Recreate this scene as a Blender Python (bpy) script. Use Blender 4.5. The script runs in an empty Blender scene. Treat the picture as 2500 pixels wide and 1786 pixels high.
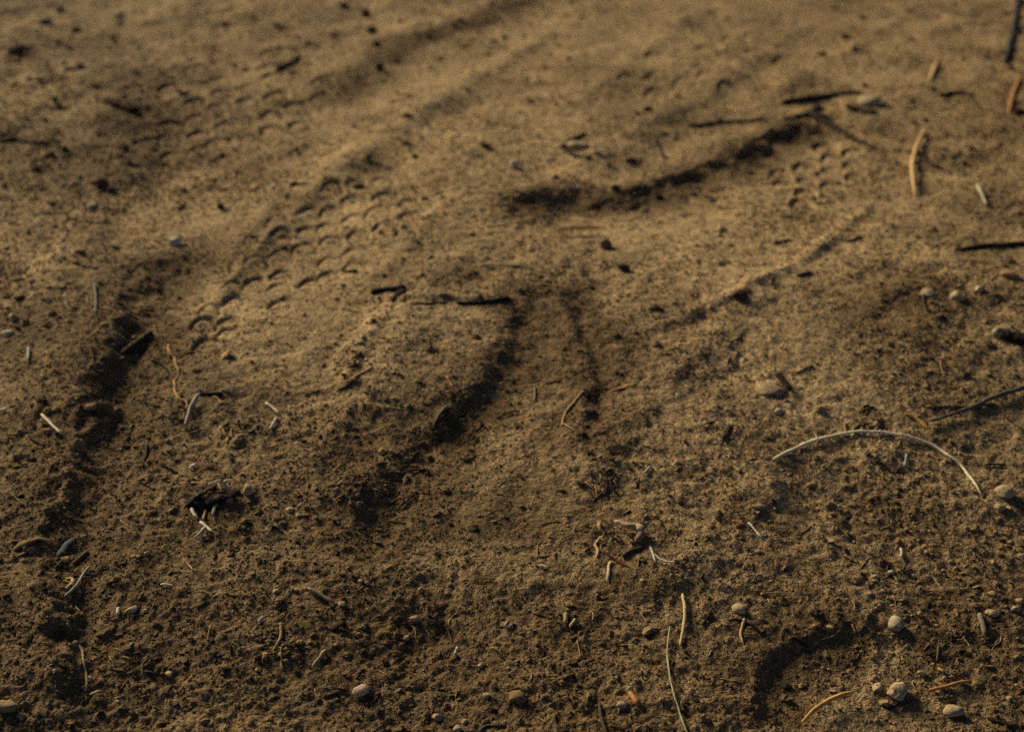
import bpy, math, random
import numpy as np
from mathutils import Vector

random.seed(11)
rng = np.random.default_rng(11)
scene = bpy.context.scene
R = math.radians

# ------------------------------------------------------------------ camera
CAM_H, PITCH, FOC = 0.37, R(27.0), 50.0
cam_d = bpy.data.cameras.new("camera")
cam = bpy.data.objects.new("camera", cam_d)
scene.collection.objects.link(cam)
cam.location = (0, 0, CAM_H)
cam.rotation_euler = (math.pi / 2 - PITCH, 0, 0)
cam_d.lens, cam_d.sensor_width = FOC, 36.0
cam_d.clip_start, cam_d.clip_end = 0.01, 500
cam_d.dof.use_dof = True
cam_d.dof.focus_distance = 0.655
cam_d.dof.aperture_fstop = 8.5
cam_d.dof.aperture_blades = 7
scene.camera = cam

# ------------------------------------------------------------------ light
SUN_EL, SUN_AZ = R(27), R(134.0)      # azimuth counter-clockwise from +x: behind the frame, to the left
world = bpy.data.worlds.new("World")
scene.world = world
world.use_nodes = True
wn = world.node_tree
sky = wn.nodes.new("ShaderNodeTexSky")
sky.sky_type = 'NISHITA'
sky.sun_disc = False
sky.altitude = 1500
sky.air_density = 0.45
sky.dust_density = 2.0
sky.ozone_density = 0.5
sky.sun_elevation = SUN_EL
sky.sun_rotation = math.pi / 2 - SUN_AZ
bg = wn.nodes["Background"]
bg.inputs["Strength"].default_value = 0.062
wn.links.new(sky.outputs[0], bg.inputs[0])
sun_d = bpy.data.lights.new("sun", 'SUN')
sun_d.energy, sun_d.angle = 5.0, R(23.0)
sun_d.color = (1.0, 0.85, 0.56)
sun = bpy.data.objects.new("sun", sun_d)
scene.collection.objects.link(sun)
to_sun = Vector((math.cos(SUN_EL) * math.cos(SUN_AZ), math.cos(SUN_EL) * math.sin(SUN_AZ), math.sin(SUN_EL)))
sun.rotation_euler = to_sun.to_track_quat('Z', 'Y').to_euler()
sun.location = to_sun * 5
scene.view_settings.view_transform = 'Standard'
scene.view_settings.look = 'None'
scene.view_settings.gamma = 1.0
scene.view_settings.use_curve_mapping = False
scene.view_settings.exposure = 0.17
scene.render.engine = 'CYCLES'
scene.cycles.use_denoising = False
scene.cycles.max_bounces = 4
scene.cycles.use_adaptive_sampling = True
scene.cycles.adaptive_threshold = 0.02
scene.cycles.adaptive_min_samples = 8

# ------------------------------------------------------------------ helpers: where a point of the ground lies
KPX = 36.0 / FOC / 2500.0
HIV = np.array([math.cos(SUN_AZ), math.sin(SUN_AZ)])

def ray(px, py):
    u, v = (px - 1250) * KPX, -(py - 893) * KPX
    return np.array([u, math.cos(PITCH) + v * math.sin(PITCH), -math.sin(PITCH) + v * math.cos(PITCH)])

def macro(x, y):
    """the broad fall of the ground towards the near right"""
    s = np.clip((.85 - y) / .40, 0, 1.6)
    f = np.clip((1.0 - y) / .5, 0, 1)
    return -.054 * s ** 1.6 - .012 * np.clip(x / .3, 0, 2) ** 1.5 * f * f * (3 - 2 * f)

def flat(px, py, z=None):
    d = ray(px, py)
    if z is not None:
        t = (z - CAM_H) / d[2]
        return np.array([d[0] * t, d[1] * t]), t
    z = 0.0
    for _ in range(12):
        t = (z - CAM_H) / d[2]
        z = .4 * z + .6 * float(macro(d[0] * t, d[1] * t))
    return np.array([d[0] * t, d[1] * t]), t

def flats(pts):
    return np.array([flat(*p)[0] for p in pts])

# ------------------------------------------------------------------ noise
LAT = rng.random((512, 512)) * 2 - 1
def vnoise(x, y, wl, seed=0):
    u, v = x / wl + seed * 17.31 + 1000, y / wl + seed * 7.77 + 1000
    iu, iv = np.floor(u).astype(np.int64), np.floor(v).astype(np.int64)
    fu, fv = u - iu, v - iv
    fu = fu * fu * fu * (fu * (fu * 6 - 15) + 10)
    fv = fv * fv * fv * (fv * (fv * 6 - 15) + 10)
    a, b = LAT[iu % 512, iv % 512], LAT[(iu + 1) % 512, iv % 512]
    c, d = LAT[iu % 512, (iv + 1) % 512], LAT[(iu + 1) % 512, (iv + 1) % 512]
    return (a * (1 - fu) + b * fu) * (1 - fv) + (c * (1 - fu) + d * fu) * fv

def sstep(a, b, x):
    t = np.clip((x - a) / (b - a), 0, 1)
    return t * t * (3 - 2 * t)

# ------------------------------------------------------------------ relief of the ground: ruts, edges and shoe prints
def poly_dist(x, y, P):
    """unsigned distance, side (+ towards the sun), position 0..1 along the line"""
    best = np.full(x.shape, 1e9); side = np.zeros(x.shape); along = np.zeros(x.shape)
    L = np.linalg.norm(np.diff(P, axis=0), axis=1); cum = np.concatenate([[0], np.cumsum(L)])
    for i in range(len(P) - 1):
        a, d = P[i], (P[i + 1] - P[i]) / max(L[i], 1e-9)
        n = np.array([-d[1], d[0]])
        if n @ HIV < 0: n = -n
        rx, ry = x - a[0], y - a[1]
        t = np.clip(rx * d[0] + ry * d[1], 0, L[i])
        qx, qy = rx - t * d[0], ry - t * d[1]
        dd = np.hypot(qx, qy)
        m = dd < best
        best[m] = dd[m]; side[m] = np.sign(rx * n[0] + ry * n[1])[m]; along[m] = ((cum[i] + t) / cum[-1])[m]
    return best, side, along

# (photo line on the ground, rise on the sunny side, drop on the far side, edge half-width, reach on each side, raggedness)   metres
BANKS = [
    ([(345, 250), (322, 320), (318, 370), (275, 455)], .0060, .0050, .005, .03, .025, .004),
    ([(470, 600), (400, 665), (345, 740), (300, 815), (262, 924), (226, 1056), (205, 1144), (150, 1235), (118, 1345), (140, 1480), (165, 1620), (195, 1760), (215, 1900)], .0150, .0105, .0062, .06, .04, .006),
    ([(1300, 700), (1262, 800), (1205, 930), (1105, 1015), (990, 1105), (920, 1185), (868, 1290), (830, 1360)], .0085, .0060, .0045, .045, .04, .003),
    ([(1370, 700), (1405, 790), (1441, 880), (1450, 950), (1435, 1030), (1425, 1120)], .0068, .0050, .003, .02, .02, .002),
    ([(2010, 280), (1870, 341), (1782, 397), (1650, 455), (1529, 495), (1390, 500), (1300, 520), (1200, 560)], .0125, .0085, .0055, .05, .06, .009),
    ([(1340, -20), (1155, 66), (990, 115), (869, 196), (770, 264)], .0080, .0060, .008, .05, .05, .004),
    ([(2270, 690), (2190, 735), (2156, 800), (2145, 850)], .0036, .003, .006, .03, .03, .003),
    ([(1852, 1786), (1848, 1720), (1860, 1650), (1890, 1598), (1945, 1560), (2015, 1540), (2090, 1536), (2150, 1552)], .0065, .0045, .0022, .03, .05, .0010),
    ([(1975, 1622), (2005, 1598), (2045, 1616)], .0016, .0012, .0018, .008, .01, .001),
    ([(2055, 1615), (2095, 1590), (2140, 1612)], .0016, .0012, .0018, .008, .01, .001),
    ([(1110, 1490), (1020, 1535), (935, 1590), (850, 1655), (790, 1720)], .0085, .0060, .006, .035, .03, .005),
    ([(725, 480), (690, 515), (640, 560), (590, 612), (550, 660)], .0030, .0022, .0022, .010, .012, .001),
    ([(2150, 405), (2100, 455), (2010, 495), (1935, 512)], .0015, .0010, .0022, .010, .012, .001),
    ([(1540, 1130), (1475, 1190), (1400, 1275)], .0015, .0014, .003, .014, .014, .002),
    ([(1335, 990), (1275, 1150), (1215, 1320)], .0026, .0024, .004, .02, .02, .002),
    ([(880, 850), (870, 910)], .002, .002, .003, .01, .01, .002),
    ([(960, 1380), (1060, 1430), (1190, 1420)], .002, .0018, .003, .02, .02, .002),
    ([(1480, 1300), (1560, 1350), (1640, 1360)], .002, .002, .003, .012, .012, .002),
    ([(470, 1205), (520, 1235), (580, 1215)], .003, .003, .003, .010, .012, .002),
    ([(2100, 1130), (2150, 1220), (2190, 1300)], .0025, .002, .004, .03, .03, .003),
]
# low ridges squeezed up at the edges of prints: (line, height, half width)
RIDGES = [
    ([(380, 870), (560, 690), (760, 480), (950, 330), (1200, 180), (1420, 40)], .0040, .016),
    ([(640, 1200), (900, 960), (1060, 700), (1200, 560)], .0026, .018),
    ([(1290, 1300), (1500, 1050), (1700, 860), (1960, 640)], .0030, .016),
    ([(40, 840), (190, 600), (330, 400), (420, 250)], .0040, .018),
    ([(1150, 640), (1400, 430), (1650, 250), (1900, 110)], .0035, .015),
    ([(1560, 1500), (1760, 1280), (1960, 1130)], .0028, .014),
    ([(1500, 835), (1716, 772), (1870, 704), (2024, 605), (2112, 520), (2150, 450)], .0019, .0045),
    ([(930, 760), (1010, 748), (1250, 742)], .0022, .004),
    ([(830, 1000), (930, 760)], .0015, .006),
    ([(1060, 525), (1005, 610), (860, 730)], .0015, .006),
    ([(430, 860), (560, 700), (720, 520)], .0016, .006),
    ([(1730, 0), (1500, 190), (1290, 330)], .0016, .010),
    ([(1980, 40), (1780, 200), (1560, 330)], .0016, .010),
    ([(2240, 20), (2060, 130), (1850, 240)], .0014, .009),
    ([(140, 470), (90, 560), (60, 640)], .002, .008),
]
# trodden smooth patches: (centre, radii in photo pixels, depth, strength of smoothing)
PATCHES = [
    ((720, 620), (300, 190), .0016, .75), ((2010, 425), (170, 95), .003, .8), ((1040, 850), (190, 110), -.0025, .5),
    ((1925, 840), (200, 80), .002, .7), ((2070, 1680), (230, 110), .0025, .7), ((1180, 1170), (250, 130), .001, .45),
    ((1300, 180), (600, 180), .001, .6), ((560, 260), (260, 170), .001, .4), ((1700, 560), (240, 70), 0, .3),
    ((620, 1370), (220, 80), .0, .4), ((950, 1300), (180, 60), .001, .5), ((1800, 120), (500, 140), .0, .45),
]
# prints of a sole with crescent lugs: (outline in the photo, strength); staggered rows, a few lugs missing or half filled
SOLES = [([(440, 830), (560, 690), (690, 540), (900, 420), (1040, 470), (985, 610), (830, 690), (640, 800), (540, 860)], 1.15, 62),
         ([(300, 360), (420, 180), (640, 100), (830, 150), (770, 330), (520, 400)], 1.8, 62),
         ([(1850, 490), (1890, 390), (2000, 310), (2140, 355), (2130, 440), (2010, 510)], 2.3, 58),
         ([(1690, 880), (1720, 820), (1960, 830), (1930, 890)], .6, 74),
         ([(1480, 200), (1700, 80), (2000, 60), (1900, 180), (1620, 270)], 1.3, 62)]
def _inside(p, Q):
    c = False
    for i in range(len(Q)):
        (x1, y1), (x2, y2) = Q[i - 1], Q[i]
        if (y1 > p[1]) != (y2 > p[1]) and p[0] < (x2 - x1) * (p[1] - y1) / (y2 - y1) + x1: c = not c
    return c
LUGS = []
_lr = random.Random(3)
for Q, k, sp in SOLES:
    x0, x1 = min(q[0] for q in Q), max(q[0] for q in Q); y0, y1 = min(q[1] for q in Q), max(q[1] for q in Q)
    col = 0; x = x0
    while x < x1:
        y = y0 + (col % 2) * sp * .33
        while y < y1:
            p = (x + _lr.uniform(-10, 10), y + .28 * (x - x0) * .2 + _lr.uniform(-7, 7))
            if _inside(p, Q) and _lr.random() > .06: LUGS.append((*p, sp * _lr.uniform(.86, 1.0), k * _lr.uniform(.7, 1.15)))
            y += sp * .64
        col += 1; x += sp

_bank_w = [(flats(p), up * .50, down * .50, ew * 2.0, ru, rd, rg * 1.5) for p, up, down, ew, ru, rd, rg in BANKS]
_ridge_w = [(flats(p), h, w) for p, h, w in RIDGES]
def _ell(c, r):
    g, t = flat(*c); s = KPX * t
    return g, r[0] * s, r[1] * s / (CAM_H / math.sqrt(CAM_H ** 2 + g[0] ** 2 + g[1] ** 2))
_patch_w = [(_ell(c, r), d, k) for c, r, d, k in PATCHES]
_lug_w = [(flat(x, y)[0], w * KPX * flat(x, y)[1] / 2, k) for x, y, w, k in LUGS]

def smooth_mask(x, y):
    m = np.zeros(x.shape)
    wob = 1 + .25 * vnoise(x, y, .06, 31)
    for (g, rx, ry), d, k in _patch_w:
        q = (((x - g[0]) / rx) ** 2 + ((y - g[1]) / ry) ** 2) * wob
        m = np.maximum(m, k * np.exp(-q * q * .7))
    return m

def loose_mask(x, y):
    """0 = trodden, 1 = crumbly"""
    near = sstep(.78, .44, y)
    left = sstep(-.16, -.30, x + .1 * (y - .6)) * sstep(2.0, 1.3, y)
    right = sstep(.14, .30, x - .12 * (y - .6)) * sstep(1.6, 1.0, y)
    base = .50 + .42 * near + .30 * left + .20 * right + .30 * vnoise(x, y, .09, 41)
    lo = np.clip(base, .2, 1.15) * (1 - .62 * smooth_mask(x, y))
    for P, up, down, ew, ru, rd, rg in _bank_w:
        m = (x > P[:, 0].min() - .05) & (x < P[:, 0].max() + .05) & (y > P[:, 1].min() - .05) & (y < P[:, 1].max() + .05)
        if m.any():
            d, s, t = poly_dist(x[m], y[m], P)
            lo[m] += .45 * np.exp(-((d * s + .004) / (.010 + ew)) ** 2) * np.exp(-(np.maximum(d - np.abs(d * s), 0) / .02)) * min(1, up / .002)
    return np.clip(lo, 0, 1.25)

def damp_shade_mask(x, y):
    """1 in the shade painted along the ruts and on damp near soil and patches, 0 where the crust has dried pale"""
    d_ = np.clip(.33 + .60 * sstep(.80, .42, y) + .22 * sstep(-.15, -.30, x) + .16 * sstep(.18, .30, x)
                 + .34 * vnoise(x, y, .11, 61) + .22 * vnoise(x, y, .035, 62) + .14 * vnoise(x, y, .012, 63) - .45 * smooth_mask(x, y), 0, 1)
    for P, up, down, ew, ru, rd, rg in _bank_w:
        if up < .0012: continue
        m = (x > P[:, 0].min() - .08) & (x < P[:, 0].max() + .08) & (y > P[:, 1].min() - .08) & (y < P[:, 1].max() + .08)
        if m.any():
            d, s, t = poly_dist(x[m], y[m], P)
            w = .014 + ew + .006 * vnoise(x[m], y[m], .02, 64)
            d_[m] += min(1, up / .003) * .8 * np.exp(-((d - .008 * (s < 0)) / w) ** 2) * sstep(0, .06, t) * sstep(1, .94, t)  # bank shade painted as dark soil colour, shifted away from the sun
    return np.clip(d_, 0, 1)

OCT = [(.30, .0060, 0), (.12, .0030, 0), (.050, .0013, .3), (.022, .0006, .6), (.0105, .00032, .7), (.0052, .00036, .7), (.0027, .00042, .7), (.0015, .00036, .7)]
def height(x, y, small=True):
    x, y = np.atleast_1d(np.asarray(x, float)), np.atleast_1d(np.asarray(y, float))
    inn = (np.abs(x) < 1.4) & (y > .05) & (y < 3.4)
    z = .02 * vnoise(x, y, 1.7, 3) * sstep(1.0, 2.5, np.hypot(x, y - .6)) + .25 * vnoise(x, y, 11, 4) * sstep(3, 9, np.hypot(x, y - .6))
    z = z + macro(x, y)
    xi, yi = x[inn], y[inn]
    if xi.size == 0: return z
    sm, lo = smooth_mask(xi, yi), loose_mask(xi, yi)
    zi = np.zeros(xi.shape)
    spacing = (yi * yi + CAM_H ** 2) / CAM_H * .0007
    fade = sstep(3.4, 2.4, yi) * sstep(1.4, 1.0, np.abs(xi))
    # squash coordinates a little so that clods run along the direction of the tracks
    for k, (wl, amp, c) in enumerate(OCT):
        if not small and wl < .004: continue
        w = amp * ((1 - c) + c * (.35 + 1.0 * lo)) * (1 - .55 * sm * (wl < .06))
        if .015 < wl < .06: w = w * (1 + 1.6 * sstep(.65, 1.1, yi))
        w = w * sstep(1.2, 2.6, wl / np.maximum(spacing, .00055))
        n = vnoise(xi, yi, wl, k)
        if wl < .03 : n = np.where(n > 0, n * 1.15, n * 1.0) + .35 * (np.abs(vnoise(xi, yi, wl * 1.3, k + 60)) - .3)
        zi += w * n
    for wl, a, k in ((.017, .0007, 33), (.009, .0006, 34), (.0055, .0006, 35)):     # pits between the clods
        zi -= a * np.maximum(vnoise(xi * .8, yi, wl, k) - .22, 0) * 2.0 * (1 - .45 * sm)
    bx0, bx1, by0, by1 = xi.min(), xi.max(), yi.min(), yi.max()
    rag = vnoise(xi, yi, .018, 21) * .6 + vnoise(xi, yi, .007, 22) * .4
    for P, up, down, ew, ru, rd, rg in _bank_w:
        lo_, hi_ = P.min(0) - .16, P.max(0) + .16
        if bx1 < lo_[0] or bx0 > hi_[0] or by1 < lo_[1] or by0 > hi_[1]: continue
        m = (xi > lo_[0]) & (xi < hi_[0]) & (yi > lo_[1]) & (yi < hi_[1])
        if not m.any(): continue
        d, s, t = poly_dist(xi[m], yi[m], P)
        sd = d * s + rag[m] * rg
        st = sstep(-ew, ew, sd)
        f = up * st * np.exp(-np.maximum(sd, 0) / ru) - down * (1 - st) * np.exp(-np.maximum(-sd, 0) / rd)
        end = sstep(0, .09, t) * sstep(1, .91, t) * (.75 + .35 * vnoise(xi[m], yi[m], .04, 55))
        zi[m] += f * end * np.exp(-(np.maximum(d - .03, 0) / .06) ** 2)
    for P, h, w in _ridge_w:
        lo_, hi_ = P.min(0) - .07, P.max(0) + .07
        if bx1 < lo_[0] or bx0 > hi_[0] or by1 < lo_[1] or by0 > hi_[1]: continue
        m = (xi > lo_[0]) & (xi < hi_[0]) & (yi > lo_[1]) & (yi < hi_[1])
        if not m.any(): continue
        d, s, t = poly_dist(xi[m], yi[m], P)
        zi[m] += h * np.exp(-((d + rag[m] * w * .4) / w) ** 2) * sstep(0, .2, t) * sstep(1, .8, t)
    for (g, rx, ry), dep, k in _patch_w:
        q = ((xi - g[0]) / rx) ** 2 + ((yi - g[1]) / ry) ** 2
        zi -= dep * np.exp(-q * q * .7)
    for g, r, k in _lug_w:
        if bx1 < g[0] - .06 or bx0 > g[0] + .06 or by1 < g[1] - .1 or by0 > g[1] + .1: continue
        m = (np.abs(xi - g[0]) < 1.5 * r) & (np.abs(yi - g[1]) < 3.2 * r)
        if not m.any(): continue
        X, Y = (xi[m] - g[0]) / r, (yi[m] - g[1]) / (r * 1.7) + .3
        rr = np.hypot(X, Y) + .16 * rag[m]
        zi[m] -= k * (.0014 * np.exp(-((rr - .96) / .17) ** 2) * sstep(-.55, .25, Y) + .0005 * sstep(1.0, .8, rr) * sstep(-.6, .8, Y))
        zi[m] += k * .0004 * np.exp(-((rr - 1.22) / .14) ** 2) * sstep(-.1, .5, Y)
    z[inn] += zi * fade
    return z

# ------------------------------------------------------------------ materials
def new_mat(name):
    m = bpy.data.materials.new(name); m.use_nodes = True
    nt = m.node_tree; b = nt.nodes["Principled BSDF"]
    b.inputs["Roughness"].default_value = .95
    b.inputs["Specular IOR Level"].default_value = .12
    return m, nt, b

def node(nt, kind, **kw):
    n = nt.nodes.new(kind)
    for k, v in kw.items():
        if k in n.inputs: n.inputs[k].default_value = v
        else: setattr(n, k, v)
    return n

def soil_material():
    m, nt, b = new_mat("soil")
    L = nt.links.new
    co = node(nt, "ShaderNodeTexCoord")
    at = node(nt, "ShaderNodeAttribute", attribute_name="dust_shade")
    n1 = node(nt, "ShaderNodeTexNoise", Scale=14.0, Detail=4.0); L(co.outputs["Object"], n1.inputs["Vector"])
    n2 = node(nt, "ShaderNodeTexNoise", Scale=210.0, Detail=3.0); L(co.outputs["Object"], n2.inputs["Vector"])
    n3 = node(nt, "ShaderNodeTexNoise", Scale=1150.0, Detail=2.0); L(co.outputs["Object"], n3.inputs["Vector"])
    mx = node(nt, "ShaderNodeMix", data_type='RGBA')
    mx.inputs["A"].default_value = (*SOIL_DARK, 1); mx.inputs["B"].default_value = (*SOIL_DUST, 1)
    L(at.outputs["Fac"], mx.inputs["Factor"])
    def vary(src, fac, lo, hi, f0, f1):
        mr = node(nt, "ShaderNodeMapRange"); mr.inputs["From Min"].default_value = f0; mr.inputs["From Max"].default_value = f1
        mr.inputs["To Min"].default_value = lo; mr.inputs["To Max"].default_value = hi
        L(fac, mr.inputs["Value"])
        mu = node(nt, "ShaderNodeVectorMath", operation='SCALE')
        L(src, mu.inputs[0]); L(mr.outputs[0], mu.inputs["Scale"])
        return mu.outputs[0]
    c = vary(mx.outputs["Result"], n1.outputs["Fac"], .84, 1.16, .3, .7)
    c = vary(c, n2.outputs["Fac"], .62, 1.38, .3, .7)
    c = vary(c, n3.outputs["Fac"], .40, 1.60, .3, .7)
    n5 = node(nt, "ShaderNodeTexNoise", Scale=95.0, Detail=3.0); L(co.outputs["Object"], n5.inputs["Vector"])
    hue = node(nt, "ShaderNodeMix", data_type='RGBA'); hue.inputs["A"].default_value = (1.06, .97, .82, 1); hue.inputs["B"].default_value = (.95, 1.02, 1.14, 1)
    L(n5.outputs["Fac"], hue.inputs["Factor"])
    hm = node(nt, "ShaderNodeVectorMath", operation='MULTIPLY'); L(c, hm.inputs[0]); L(hue.outputs["Result"], hm.inputs[1])
    L(hm.outputs[0], b.inputs["Base Color"])
    ad = node(nt, "ShaderNodeMath", operation='MULTIPLY_ADD'); ad.inputs[1].default_value = .5
    n4 = node(nt, "ShaderNodeTexNoise", Scale=480.0, Detail=3.0); L(co.outputs["Object"], n4.inputs["Vector"])
    L(n3.outputs["Fac"], ad.inputs[0]); L(n4.outputs["Fac"], ad.inputs[2])
    bp = node(nt, "ShaderNodeBump", Strength=1.0, Distance=.0018)
    L(ad.outputs[0], bp.inputs["Height"]); L(bp.outputs[0], b.inputs["Normal"])
    return m

def crumb_material():
    m, nt, b = new_mat("crumbs"); L = nt.links.new
    at = node(nt, "ShaderNodeAttribute", attribute_name="tint")
    co = node(nt, "ShaderNodeTexCoord")
    n = node(nt, "ShaderNodeTexNoise", Scale=900.0, Detail=2.0); L(co.outputs["Object"], n.inputs["Vector"])
    mr = node(nt, "ShaderNodeMapRange"); mr.inputs["From Min"].default_value = .3; mr.inputs["From Max"].default_value = .7
    mr.inputs["To Min"].default_value = .6; mr.inputs["To Max"].default_value = 1.35
    L(n.outputs["Fac"], mr.inputs["Value"])
    mu = node(nt, "ShaderNodeVectorMath", operation='SCALE'); L(at.outputs["Color"], mu.inputs[0]); L(mr.outputs[0], mu.inputs["Scale"])
    L(mu.outputs[0], b.inputs["Base Color"])
    bp = node(nt, "ShaderNodeBump", Strength=.7, Distance=.0008); L(n.outputs["Fac"], bp.inputs["Height"]); L(bp.outputs[0], b.inputs["Normal"])
    return m

_mats = {}
def mat(col, rough=.85, grain=900.0, spot=.5, bump=.8, spec=.07):
    """dry plant or stone surface: base colour with fine mottling, fibre-scale bump"""
    key = (col, rough, grain, spot, bump)
    if key in _mats: return _mats[key]
    m, nt, b = new_mat("dry_matter_%d" % len(_mats)); L = nt.links.new
    b.inputs["Roughness"].default_value = rough; b.inputs["Specular IOR Level"].default_value = spec
    co = node(nt, "ShaderNodeTexCoord")
    n = node(nt, "ShaderNodeTexNoise", Scale=grain, Detail=4.0, Roughness=.65); L(co.outputs["Object"], n.inputs["Vector"])
    n2 = node(nt, "ShaderNodeTexNoise", Scale=grain * .22, Detail=2.0); L(co.outputs["Object"], n2.inputs["Vector"])
    ad = node(nt, "ShaderNodeMath", operation='MULTIPLY_ADD'); ad.inputs[1].default_value = .6
    L(n2.outputs["Fac"], ad.inputs[0]); L(n.outputs["Fac"], ad.inputs[2])
    mr = node(nt, "ShaderNodeMapRange"); mr.inputs["From Min"].default_value = .45; mr.inputs["From Max"].default_value = 1.15
    mr.inputs["To Min"].default_value = 1 - spot; mr.inputs["To Max"].default_value = 1 + spot
    L(ad.outputs[0], mr.inputs["Value"])
    mu = node(nt, "ShaderNodeVectorMath", operation='SCALE'); mu.inputs[0].default_value = col; L(mr.outputs[0], mu.inputs["Scale"])
    L(mu.outputs[0], b.inputs["Base Color"])
    bp = node(nt, "ShaderNodeBump", Strength=bump, Distance=.0006); L(n.outputs["Fac"], bp.inputs["Height"]); L(bp.outputs[0], b.inputs["Normal"])
    _mats[key] = m
    return m

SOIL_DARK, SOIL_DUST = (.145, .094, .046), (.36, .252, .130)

def link(o):
    scene.collection.objects.link(o); return o

def mesh_from(name, V, F, smooth=True):
    """V (n,3), F (m,3 or 4) arrays -> mesh"""
    V = np.ascontiguousarray(V, np.float32); F = np.ascontiguousarray(F, np.int32)
    me = bpy.data.meshes.new(name)
    me.vertices.add(len(V)); me.vertices.foreach_set("co", V.ravel())
    me.loops.add(F.size); me.loops.foreach_set("vertex_index", F.ravel())
    k = F.shape[1]
    me.polygons.add(len(F))
    me.polygons.foreach_set("loop_start", np.arange(0, F.size, k, dtype=np.int32))
    me.polygons.foreach_set("use_smooth", np.full(len(F), smooth))
    me.update(calc_edges=True); me.validate()
    return me

# ------------------------------------------------------------------ ground: one sheet, finest where the camera looks
def build_ground():
    ys = [.27]
    while ys[-1] < 2.25:
        y = ys[-1]; ys.append(y + (y * y + CAM_H ** 2) / CAM_H * .00078)
    step = ys[-1] - ys[-2]
    while ys[-1] < 60: step *= 1.28; ys.append(ys[-1] + step)
    back = [.27]; step = .0012
    while back[-1] > -25: step *= 1.35; back.append(back[-1] - step)
    ys = np.array(back[:0:-1] + ys)
    N = 1040
    us = list(np.linspace(-1, 1, N)); step = 2 / N; ext = []
    u = 1.0
    while u < 70: step *= 1.35; u += step; ext.append(u)
    us = np.array([-e for e in ext[::-1]] + us + ext)
    w = np.clip(.13 + .40 * ys, .23, 1.05)
    X = us[None, :] * w[:, None]; Y = np.repeat(ys[:, None], len(us), 1)
    x, y = X.ravel(), Y.ravel()
    z = height(x, y)
    nr, nc = X.shape
    i = np.arange(nr * nc).reshape(nr, nc)
    F = np.stack([i[:-1, :-1], i[:-1, 1:], i[1:, 1:], i[1:, :-1]], -1).reshape(-1, 4)
    me = mesh_from("ground", np.stack([x, y, z], 1), F)
    dust_shade = 1 - damp_shade_mask(x, y)  # pale dry crust, less damp patches and the painted rut shade
    a = me.attributes.new("dust_shade", 'FLOAT', 'POINT'); a.data.foreach_set("value", dust_shade.astype(np.float32))
    me.materials.append(soil_material())
    o = link(bpy.data.objects.new("ground", me)); o["kind"] = "structure"
    return ys, us, z.reshape(nr, nc), dust_shade.reshape(nr, nc)
GY, GU, GZ, GD = build_ground()

def _look(x, y, A):
    """value of the grid A of the finished ground at (x, y)"""
    x, y = np.atleast_1d(np.asarray(x, float)), np.atleast_1d(np.asarray(y, float))
    u = x / np.clip(.13 + .40 * y, .23, 1.05)
    i = np.clip(np.searchsorted(GY, y) - 1, 0, len(GY) - 2); j = np.clip(np.searchsorted(GU, u) - 1, 0, len(GU) - 2)
    a = np.clip((y - GY[i]) / (GY[i + 1] - GY[i]), 0, 1); b = np.clip((u - GU[j]) / (GU[j + 1] - GU[j]), 0, 1)
    return (A[i, j] * (1 - b) + A[i, j + 1] * b) * (1 - a) + (A[i + 1, j] * (1 - b) + A[i + 1, j + 1] * b) * a
def height(x, y): return _look(x, y, GZ)
def damp_shade_mask(x, y): return 1 - _look(x, y, GD)

def ground_point(px, py):
    z = float(macro(*flat(px, py)[0]))
    for _ in range(7):
        g, t = flat(px, py, z)
        z = .5 * z + .5 * float(height(g[0], g[1])[0])
    return np.array([g[0], g[1], float(height(g[0], g[1])[0])]), KPX * t

# ------------------------------------------------------------------ unit shapes
import bmesh
def ico(sub):
    bm = bmesh.new(); bmesh.ops.create_icosphere(bm, subdivisions=sub, radius=1.0)
    V = np.array([v.co[:] for v in bm.verts]); F = np.array([[v.index for v in f.verts] for f in bm.faces]); bm.free()
    return V, F
ICO = {k: ico(k) for k in (1, 2, 3)}
OCTA = (np.array([(1, 0, 0), (-1, 0, 0), (0, 1, 0), (0, -1, 0), (0, 0, 1), (0, 0, -1)], float),
        np.array([(0, 2, 4), (2, 1, 4), (1, 3, 4), (3, 0, 4), (2, 0, 5), (1, 2, 5), (3, 1, 5), (0, 3, 5)]))

def rotmats(n, tilt):
    a = rng.random(n) * 2 * np.pi; b = (rng.random(n) - .5) * 2 * tilt; c = (rng.random(n) - .5) * 2 * tilt
    ca, sa, cb, sb, cc, sc = np.cos(a), np.sin(a), np.cos(b), np.sin(b), np.cos(c), np.sin(c)
    Z = np.zeros(n); O = np.ones(n)
    A = np.stack([ca, -sa, Z, sa, ca, Z, Z, Z, O], 1).reshape(n, 3, 3)
    B = np.stack([O, Z, Z, Z, cb, -sb, Z, sb, cb], 1).reshape(n, 3, 3)
    C = np.stack([cc, Z, sc, Z, O, Z, -sc, Z, cc], 1).reshape(n, 3, 3)
    return A @ B @ C

def scatter_points(n, weight, rough=True):
    """n ground positions over the trapezoid the photo shows (with a margin), thinned by weight(x, y)"""
    xs, ys = [], []
    got = 0
    while got < n:
        k = 200000
        y = .31 + (2.0 - .31) * rng.random(k)
        x = (rng.random(k) * 2 - 1) * .80
        keep = (np.abs(x) < .11 + .40 * y) & (rng.random(k) < weight(x, y))
        xs.append(x[keep]); ys.append(y[keep]); got += keep.sum()
    return np.concatenate(xs)[:n], np.concatenate(ys)[:n]

TINTS = np.array([(.22, .152, .068), (.13, .088, .042), (.31, .215, .10), (.38, .275, .15), (.40, .24, .095), (.29, .23, .14), (.085, .06, .036), (.46, .35, .21)])
TW = np.array([.30, .18, .20, .12, .035, .04, .09, .035]); TW = TW / TW.sum()

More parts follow.
